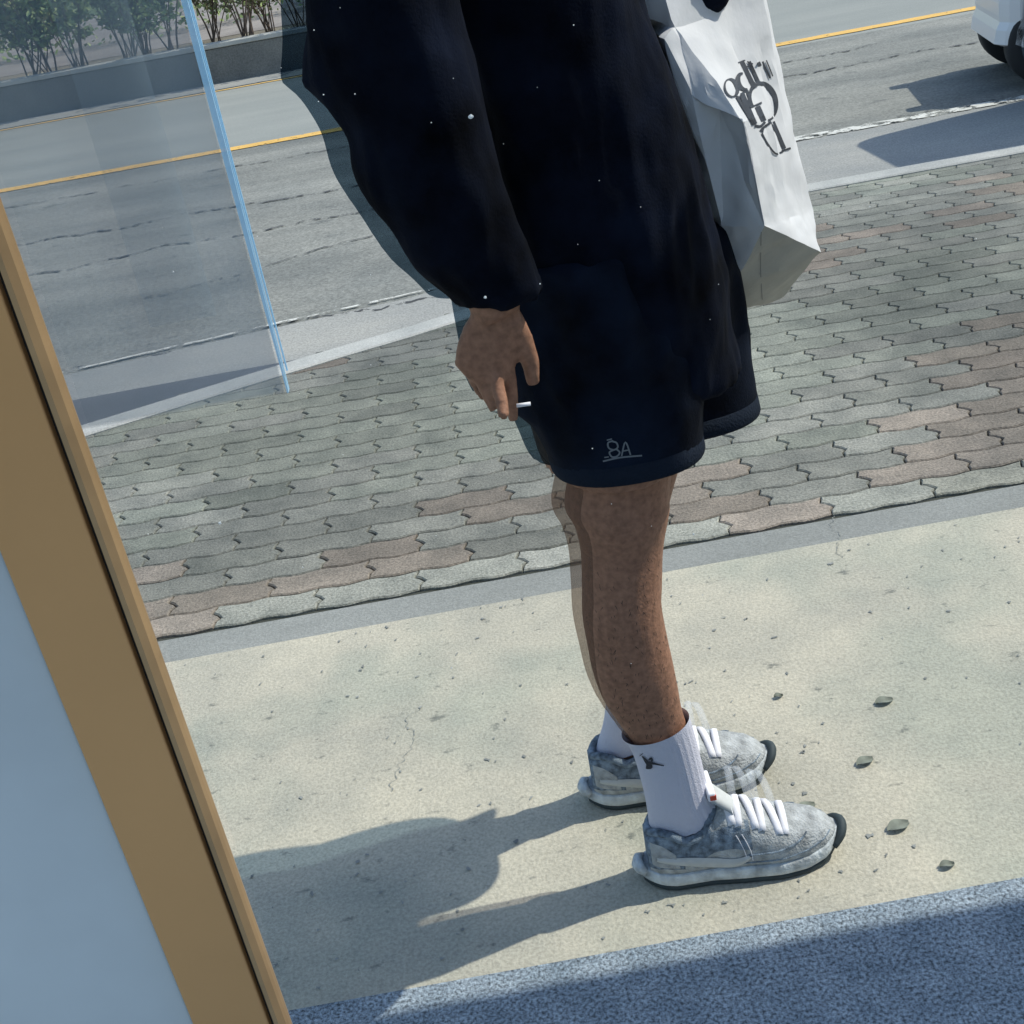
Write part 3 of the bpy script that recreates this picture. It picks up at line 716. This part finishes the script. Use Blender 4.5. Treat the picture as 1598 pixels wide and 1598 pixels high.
# socks
def sock(lg, fx):
    i0 = [k for k, s in enumerate(spline(lg, 4)) if s[2] < SOCKZ]
    S = [s for s in spline(lg, 4) if s[2] < SOCKZ]
    bm = bmesh.new(); nn = 72
    rings = []
    S = spline(S, 3)
    for j, s in enumerate(S):
        cuff = max(0, 1-(S[0][2]-s[2])/.02)
        r = []
        for i in range(nn):
            t = 2*math.pi*i/nn
            rib = .0011*math.sin(26*t)*(1 if math.cos(t) > .1 else .25)*(1-cuff)
            g = .0048 + rib + .001*cuff
            c, sn = math.cos(t), math.sin(t)
            r.append(Vector((s[0]+c*(s[3]+g), s[1]+sn*(s[4]+g), s[2]+.22*c*s[3])))
        rings.append(r)
    ribs(bm, rings, False)
    # turned-in top edge
    return pch(obj('sock', bm, M_sock, per, True))
SOCKZ = vp(1025, 1126, YN).z
sk_n = sock(leg_n, 0); sk_f = sock(leg_f, 0)
# shoes
def curve_at(tab, x):
    for (a, b), (c, d) in zip(tab, tab[1:]):
        if a <= x <= c:
            t = (x-a)/(c-a); t = t*t*(3-2*t)*.35 + t*.65; return b+(d-b)*t
    return tab[0][1] if x < tab[0][0] else tab[-1][1]
H = [(0, .088), (.02, .100), (.035, .098), (.06, .082), (.085, .086), (.105, .110), (.125, .118), (.16, .104), (.20, .083), (.235, .070), (.27, .062), (.29, .050), (.302, .034)]
Wd = [(0, .018), (.012, .028), (.04, .034), (.09, .035), (.15, .043), (.20, .048), (.24, .045), (.27, .036), (.29, .022), (.302, .006)]
def shoe(heel, toe, yc, s_y):
    Lg = (toe.x-heel.x); k = Lg/.312
    root = bpy.data.objects.new('shoe', None); COL.objects.link(root); root.parent = per; root.matrix_parent_inverse = Matrix.Translation(-per.location)
    root.location = (heel.x+.006, yc, 0); root.scale = (k, 1.05, 1.05)
    bm = bmesh.new(); rings = []; NX = 46
    for i in range(NX+1):
        x = .302*i/NX; h = curve_at(H, x); wd = curve_at(Wd, x)
        z0 = .024 + .010*max(0, (x-.24)/.06)**2
        pr = [(1, 0), (1.03, .18), (1.0, .42), (.93, .62), (.80, .80), (.60, .93), (.32, 1.0), (0, 1.02)]
        if x < .10: pr = [(1, 0), (1.04, .2), (1.04, .45), (.98, .7), (.92, .9), (.84, 1.0), (.6, .97), (0, .93)]
        ring = [Vector((x, -wd*a, z0+(h-z0)*b)) for a, b in pr] + [Vector((x, wd*a, z0+(h-z0)*b)) for a, b in pr[-2::-1]]
        rings.append(ring)
    ribs(bm, rings)
    upper = obj('upper', bm, [M_suede, M_mesh], root, True)
    for p in upper.data.polygons:
        c = p.center
        if c.x < .155 and c.z > .04 + max(0, (c.x-.0))*.10 and not (c.x > .095 and c.z > .095): p.material_index = 1
    bvh = BVHTree.FromObject(upper, bpy.context.evaluated_depsgraph_get()) if False else None
    me = upper.data; bvh = BVHTree.FromPolygons([v.co for v in me.vertices], [tuple(p.vertices) for p in me.polygons])
    def onside(x, z, sgn=-1):
        h = bvh.ray_cast(Vector((x, sgn*.2, z)), Vector((0, -sgn, 0)))
        return h[0] if h[0] else Vector((x, sgn*curve_at(Wd, x), z))
    def patch(name, top, bot, mat, th=.0022, parent=None, sgn=-1):
        bm = bmesh.new(); o, q = [], []
        for (a, b), (c, d) in zip(spline(top, 4), spline(bot, 4)):
            row = []
            for t in (0, .33, .66, 1):
                pnt = onside(a+(c-a)*t, b+(d-b)*t, sgn); e = th*(.35 if t in (0, 1) else 1)
                row.append(bm.verts.new(pnt+Vector((0, sgn*e, 0))))
            o.append(row)
        for a, b in zip(o, o[1:]):
            for i in range(3): bm.faces.new((a[i], a[i+1], b[i+1], b[i]))
        return obj(name, bm, mat, parent or root, True)
    # sole: stacked rubber with kicked-out heel
    def sole(name, z0, z1, gx, gw, mat, bulge):
        bm = bmesh.new()
        n = 40
        out = []
        for i in range(n+1):
            x = -.010-gx + (.318+2*gx)*i/n
            xx = min(.302, max(0, x)); wd = curve_at(Wd, xx)+gw
            e = 1
            if i < 4: e = (0.35, .65, .85, .95)[i]
            if i > n-4: e = {n: .35, n-1: .6, n-2: .85, n-3: .95}[i]
            out.append((x, wd*e if xx > .01 else (.026+gw)*e))
        pol = [(x, -wd) for x, wd in out] + [(x, wd) for x, wd in out[::-1]]
        rings = []
        for t, g in ((0, .0), (.15, bulge), (.5, bulge*1.2), (.85, bulge*.6), (1, 0)):
            rr = []
            for x, y in pol:
                lift = .016*max(0, (x-.22)/.09)**2 + .005*max(0, (.04-x)/.05)**2
                cxx = .155; sx = 1+g*6/.3
                rr.append(Vector((cxx+(x-cxx)*(1+g*1.5), y*(1+g*8), z0+(z1-z0)*t + lift)))
            rings.append(rr)
        ribs(bm, rings)
        return obj(name, bm, mat, root, True)
    sole('outsole', .0, .0075, 0, .003, M_outs, .004)
    sole('midsole', .0078, .028, .002, .003, M_midsole, .006)
    bm = bmesh.new(); tube(bm, [(-.006, -.018, .026), (-.015, -.010, .030), (-.018, 0, .031), (-.015, .010, .030), (-.006, .018, .026)], [.006, .010, .011, .010, .006], 12, .8); obj('heel_flare', bm, M_midsole, root, True)
    bm = bmesh.new()
    tube(bm, spline([(.288, -.030, .022), (.303, -.018, .033), (.309, 0, .040), (.303, .018, .033), (.288, .030, .022)], 3), [.004, .005, .006, .007, .0075, .008, .008, .008, .0075, .007, .006, .005, .004], 10); obj('toe_guard', bm, M_outs, root, True)
    # panels and logo on both sides
    for sgn in (-1, 1):
        sw = patch('logo', [(.012, .062), (.045, .060), (.09, .052), (.125, .046), (.150, .050)], [(.010, .054), (.045, .046), (.09, .034), (.13, .030), (.156, .046)], M_pale, .003, None, sgn)
        patch('heel_panel', [(.004, .085), (.02, .082), (.04, .066)], [(.004, .045), (.02, .042), (.045, .040)], M_suede, .0015, None, sgn)
        # stitched edges
        for dx in (0, .009):
            bm = bmesh.new(); pts = [tuple(onside(.135+dx+.012*math.sin(t*1.6), .085-.045*t, sgn)+Vector((0, sgn*.001, 0))) for t in [i/8 for i in range(9)]]
            tube(bm, pts, .0007, 5); obj('seam', bm, M_lace if sgn == -1 else M_suede, root)
        bm = bmesh.new(); pts = [tuple(onside(x, z, sgn)+Vector((0, sgn*.0005, 0))) for x, z in spline([(.15, .050), (.19, .050), (.225, .055), (.245, .062)], 4)]
        tube(bm, pts, .0014, 6); obj('overlay_edge', bm, M_mesh, root)
        bm = bmesh.new(); pts = [tuple(onside(x, z, sgn)+Vector((0, sgn*.0003, 0))) for x, z in spline([(.14, .036), (.20, .036), (.25, .042), (.285, .048)], 4)]
        tube(bm, pts, .0011, 6); obj('overlay_edge', bm, M_mesh, root)
    # collar
    bm = bmesh.new(); pts = []
    for i in range(33):
        t = 2*math.pi*i/32; x = .058+.052*math.cos(t); pts.append((x, .031*math.sin(t), curve_at(H, x)+.001))
    tube(bm, pts, .0065, 10); obj('collar', bm, M_mesh, root, True)
    # tongue and tag
    bm = bmesh.new(); rg = []
    for t in [i/6 for i in range(7)]:
        x = .150-.044*t; z = .103+.046*t; hw = .022+.006*t
        rg.append([Vector((x+dx, q*hw, z+dz-.006*abs(q)**2)) for q, dx, dz in ((-1, 0, 0), (-.5, .001, .004), (0, .002, .006), (.5, .001, .004), (1, 0, 0), (.5, -.006, -.006), (0, -.006, -.006), (-.5, -.006, -.006))])
    ribs(bm, rg); tg = obj('tongue', bm, M_pale, root, True)
    bm = bmesh.new(); box(bm, .101, .113, -.027, .027, .143, .158, .003); tt = obj('tongue_tag', bm, M_lace, tg)
    bm = bmesh.new(); box(bm, .1035, .1135, -.0275, -.012, .146, .155, .001); obj('print', bm, M_red, tt)
    bm = bmesh.new(); box(bm, .1120, .1140, .002, .014, .146, .155, .0004); obj('print', bm, M_ink, tt)
    # laces: wide flat bands across the throat
    for j in range(6):
        x = .128+.0175*j; bm = bmesh.new(); rows = []
        for i in range(13):
            t = -1+2*i/12; wd = curve_at(Wd, x)*.80*t
            xx = x + .007*(j % 2*2-1)*t*.6
            hh = curve_at(H, xx); z = hh*(1.02-.20*abs(t)**2.2)+.0035
            rows.append([bm.verts.new((xx-.0062, wd, z+.0015)), bm.verts.new((xx, wd, z+.0028)), bm.verts.new((xx+.0062, wd, z+.0008))])
        for a, b in zip(rows, rows[1:]):
            for i in range(2): bm.faces.new((a[i], a[i+1], b[i+1], b[i]))
        lc = obj('lace', bm, M_lace, root, True); sm = lc.modifiers.new('s', 'SOLIDIFY'); sm.thickness = .0009
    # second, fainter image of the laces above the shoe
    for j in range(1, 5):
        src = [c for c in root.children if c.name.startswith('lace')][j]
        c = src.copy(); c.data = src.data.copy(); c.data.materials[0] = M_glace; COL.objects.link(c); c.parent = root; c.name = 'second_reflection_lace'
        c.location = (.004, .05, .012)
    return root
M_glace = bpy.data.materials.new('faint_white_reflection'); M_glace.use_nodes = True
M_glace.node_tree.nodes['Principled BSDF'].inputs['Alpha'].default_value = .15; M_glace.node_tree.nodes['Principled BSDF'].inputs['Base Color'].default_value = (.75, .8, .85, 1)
M_pale = plain('pale_grey_suede', (.52, .54, .53), .9, spec=.1, vary=.1, vscale=40)
shoe(foot_n, toe_n, 1.405, 1); shoe(foot_f, toe_f, 1.605, 1)
# the glass shows the figure twice: the second, weaker image behind the back
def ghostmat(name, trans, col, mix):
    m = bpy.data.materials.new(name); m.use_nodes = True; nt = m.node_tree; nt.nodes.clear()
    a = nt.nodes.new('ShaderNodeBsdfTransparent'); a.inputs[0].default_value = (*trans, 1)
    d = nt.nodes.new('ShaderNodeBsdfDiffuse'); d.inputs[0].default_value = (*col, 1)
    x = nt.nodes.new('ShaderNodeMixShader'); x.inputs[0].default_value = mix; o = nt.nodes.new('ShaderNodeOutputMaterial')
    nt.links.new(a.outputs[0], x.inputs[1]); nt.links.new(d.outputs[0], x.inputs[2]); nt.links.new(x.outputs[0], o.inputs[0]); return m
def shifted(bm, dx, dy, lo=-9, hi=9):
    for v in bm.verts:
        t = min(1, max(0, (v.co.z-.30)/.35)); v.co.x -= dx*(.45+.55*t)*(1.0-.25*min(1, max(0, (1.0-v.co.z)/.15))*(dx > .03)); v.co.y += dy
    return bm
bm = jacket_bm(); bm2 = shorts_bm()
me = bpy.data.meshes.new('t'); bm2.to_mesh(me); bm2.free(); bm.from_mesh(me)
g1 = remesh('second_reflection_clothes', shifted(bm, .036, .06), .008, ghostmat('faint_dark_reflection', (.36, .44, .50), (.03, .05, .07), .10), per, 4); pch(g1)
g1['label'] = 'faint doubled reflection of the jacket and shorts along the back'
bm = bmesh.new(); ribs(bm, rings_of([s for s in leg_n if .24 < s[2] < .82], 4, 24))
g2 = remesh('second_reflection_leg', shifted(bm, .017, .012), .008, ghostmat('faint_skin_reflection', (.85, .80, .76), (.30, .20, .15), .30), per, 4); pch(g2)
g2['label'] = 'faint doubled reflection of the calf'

# ------------------------------------------------------------------ paper bag
bag = empty('shopping_bag', tuple(vp(1180, 440, 1.6)), 'creased white paper shopping bag with black lettering held in front of the jacket', 'bag')
def bch(o): o.matrix_parent_inverse = Matrix.Translation(-bag.location); return o
V = {'a0': vp(1000, -140, 1.56), 'b0': vp(1150, -170, 1.64), 'c0': vp(1170, -170, 1.72), 'd0': vp(1010, -150, 1.70),
     'a1': vp(1006, 20, 1.56), 'r1': vp(1188, 0, 1.64), 's1': vp(1192, 10, 1.73), 'l1': vp(990, 30, 1.70),
     'a2': vp(1052, 46, 1.52), 'a3': vp(1160, 190, 1.465), 'h1': vp(1038, 62, 1.50), 'h2': vp(1080, 146, 1.49), 'h3': vp(1122, 158, 1.50), 'r2': vp(1222, 170, 1.66),
     'D': vp(1193, 352, 1.49), 'C': vp(1276, 392, 1.62), 'E': vp(1146, 438, 1.58), 'Fp': vp(1166, 478, 1.69), 'G': vp(1214, 466, 1.74), 'r3': vp(1262, 330, 1.67), 'm1': vp(1104, 260, 1.50), 'm2': vp(1128, 350, 1.53), 'dd': vp(1050, 300, 1.72), 'back': vp(1256, 340, 1.75)}
F = [('a0', 'b0', 'r1', 'a2', 'a1'), ('a2', 'r1', 'r2', 'a3'), ('h1', 'a2', 'a3', 'h3', 'h2'), ('a3', 'r2', 'r3', 'D'), ('D', 'r3', 'C'),
     ('h3', 'a3', 'D', 'E', 'm2', 'm1', 'h2'), ('D', 'C', 'G', 'Fp', 'E'), ('a0', 'a1', 'l1', 'd0'), ('b0', 'c0', 's1', 'r1'), ('r1', 's1', 'back', 'r3', 'r2'), ('r3', 'back', 'G', 'C'),
     ('a1', 'a2', 'h1', 'l1'), ('l1', 'h1', 'h2', 'm1', 'dd'), ('m1', 'm2', 'E', 'Fp', 'dd'), ('d0', 'l1', 'dd', 'back', 's1', 'c0'), ('dd', 'Fp', 'G', 'back')]
bm = bmesh.new(); vv = {k: bm.verts.new(p) for k, p in V.items()}
for f in F:
    fc = bm.faces.new([vv[k] for k in f]); fc.material_index = 1 if f == ('D', 'C', 'G', 'Fp', 'E') else 0
bmesh.ops.triangulate(bm, faces=[f for f in bm.faces if len(f.verts) > 4])
bmesh.ops.recalc_face_normals(bm, faces=bm.faces)
bmesh.ops.subdivide_edges(bm, edges=bm.edges, cuts=11, use_grid_fill=True)
bm.normal_update()
for v in bm.verts:
    p = v.co*1.0
    n1 = (1-2.5*abs(noise.noise(Vector((p.x*14, p.y*14, p.z*8)))))*.0050 + noise.noise(p*30)*.0025 + (1-2.5*abs(noise.noise(Vector((p.x*40+3, p.y*30, p.z*22)))))*.0014
    v.co += v.normal*n1
bagm = bch(obj('paper_body', bm, [M_paper, plain('shaded_paper_base', (.40, .39, .34), .85, vary=.08, vscale=10, bump=.2, bscale=40)], bag, False))  # second paper colour carries the shade of the bag's underside
me = bagm.data
for p in me.polygons: p.use_smooth = True
me.set_sharp_from_angle(angle=math.radians(17))
bt = BVHTree.FromPolygons([v.co for v in me.vertices], [tuple(p.vertices) for p in me.polygons])
def decal(name, strokes, tree, mat, parent, off=.0012, fallbackY=1.5):
    """ribbons laid on the surface of an object; strokes are (points, width)"""
    bm = bmesh.new()
    for pts, wd in strokes:
        S = spline(pts, 5) if 2 < len(pts) < 12 else [p for p in pts] if len(pts) > 2 else [tuple(a+(b-a)*i/6 for a, b in zip(*pts)) for i in range(7)]
        prev = None
        for i, q in enumerate(S):
            a = S[max(0, i-1)]; b = S[min(len(S)-1, i+1)]
            dx, dy = b[0]-a[0], b[1]-a[1]; l = math.hypot(dx, dy) or 1
            ww = (q[2] if len(q) > 2 else wd)/2
            row = []
            for s in (-1, 0, 1):
                x, y = q[0]-dy/l*ww*s, q[1]+dx/l*ww*s
                d = ray(x, y).normalized(); h = tree.ray_cast(Vector((0, 0, CAM_H)), d)
                if not h[0]: row = None; break
                row.append(h[0]-d*off)
            if row:
                cur = [bm.verts.new(r) for r in row]
                if prev:
                    for k in (0, 1): bm.faces.new((prev[k], cur[k], cur[k+1], prev[k+1]))
                prev = cur
            else: prev = None
    return obj(name, bm, mat, parent)
def arc(cx, cy, rx, ry, a0, a1, w0, w1, tilt=0, n=14):
    out = []
    for i in range(n+1):
        t = math.radians(a0+(a1-a0)*i/n); x = rx*math.cos(t); y = ry*math.sin(t); c, q = math.cos(math.radians(tilt)), math.sin(math.radians(tilt))
        k = math.sin(math.pi*i/n); out.append((cx+x*c-y*q, cy+x*q+y*c, w0+(w1-w0)*k))
    return out
LET = [(arc(1141, 137, 9.5, 14, 90, 270, 2, 3, -18), 3), (arc(1141, 137, 9.5, 14, -90, 90, 2, 7, -18), 3),
       (arc(1161, 127, 9, 13, 80, 285, 3, 8, -18), 5),
       ([(1157, 95), (1177, 136)], 7.5), ([(1169, 96), (1185, 131)], 5.5), ([(1152, 98), (1163, 94)], 2.2), ([(1164, 104), (1175, 103)], 2.5), ([(1166, 96), (1175, 100)], 2.2),
       ([(1183.5, 97), (1186.5, 103)], 5.5), ([(1190, 96), (1202, 122)], 3.2), ([(1196, 94), (1206, 119)], 2),
       (arc(1191, 159, 20, 30, 178, 262, 9, 5, -16), 5), (arc(1191, 159, 20, 30, 262, 400, 4, 8, -16), 5), (arc(1191, 159, 20, 30, 400, 450, 4, 3, -16), 4),
       ([(1171, 158), (1166, 141)], 4), ([(1156, 147), (1167, 140)], 3), ([(1158, 147), (1178, 194)], 8.5),
       ([(1169, 169), (1189, 160)], 3), ([(1182, 166), (1192, 189)], 9), ([(1178, 196), (1187, 197), (1194, 190)], 4),
       ([(1188, 206, 7), (1192, 199, 4), (1204, 190, 3)], 4), ([(1206, 190), (1224, 232)], 6.5), ([(1220, 236), (1234, 231)], 3),
       ([(1189, 208), (1199, 226), (1211, 240), (1222, 236)], 3), ([(1150, 150), (1175, 192)], 4.5)]
decal('lettering', LET, bt, M_ink, bag, .0026).matrix_parent_inverse = Matrix.Translation(-bag.location)
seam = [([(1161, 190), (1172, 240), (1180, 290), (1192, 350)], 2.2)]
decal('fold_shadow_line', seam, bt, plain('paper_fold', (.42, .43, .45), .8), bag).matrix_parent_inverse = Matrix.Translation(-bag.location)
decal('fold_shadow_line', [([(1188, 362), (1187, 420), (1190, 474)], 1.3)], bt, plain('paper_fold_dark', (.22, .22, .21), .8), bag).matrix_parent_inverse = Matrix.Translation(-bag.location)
for q in (0, 1):
    bm = bmesh.new(); tube(bm, spline([tuple(vp(1040, -150, 1.58+q*.1)), (.36, 1.6+q*.05, 1.43), (.44, 1.62, 1.435), tuple(vp(1140, -160, 1.63+q*.07))], 5), .003, 8)
    bch(obj('handle', bm, M_paper, bag, True))
bm = bmesh.new(); tube(bm, [tuple(vp(806, 633, 1.235)), tuple(vp(828, 630, 1.235))], .0022, 10)
tag(obj('white_stick', bm, M_lace, None, True), 'short white stick held at the fingertips of the hanging hand', 'stick')
# marks on the clothes
def tree_of(o):
    m = o.data; return BVHTree.FromPolygons([v.co for v in m.vertices], [tuple(p.vertices) for p in m.polygons])
st = tree_of(shorts)
d1 = decal('logo', [([(957, 688), (949, 691), (950, 699), (958, 702), (964, 698), (962, 691), (956, 689)], 2.6), ([(958, 702), (951, 706), (955, 713), (963, 712), (967, 706), (962, 701)], 2.6),
                    ([(970, 712), (976, 690), (984, 710)], 2.4), ([(972, 704), (982, 702)], 2), ([(947, 687), (955, 685)], 2), ([(941, 720), (968, 714), (1002, 711)], 2.5), ([(943, 714), (950, 713)], 2)], st, M_grey, per, .003)
pch(d1)
sn = tree_of(sk_n)
d2 = decal('logo', [([(1002, 1180, 1.5), (1010, 1190, 6), (1016, 1197, 5), (1009, 1199, 3)], 4), ([(1012, 1186, 2), (1016, 1184, 4), (1018, 1188, 3)], 3), ([(1013, 1190, 5), (1026, 1193, 2.5), (1036, 1195, 1.5)], 3), ([(1011, 1192, 5), (1009, 1200, 3)], 3), ([(1003, 1176, 1.2), (998, 1180, 1)], 1)], sn, M_ink, per, .003)
pch(d2)
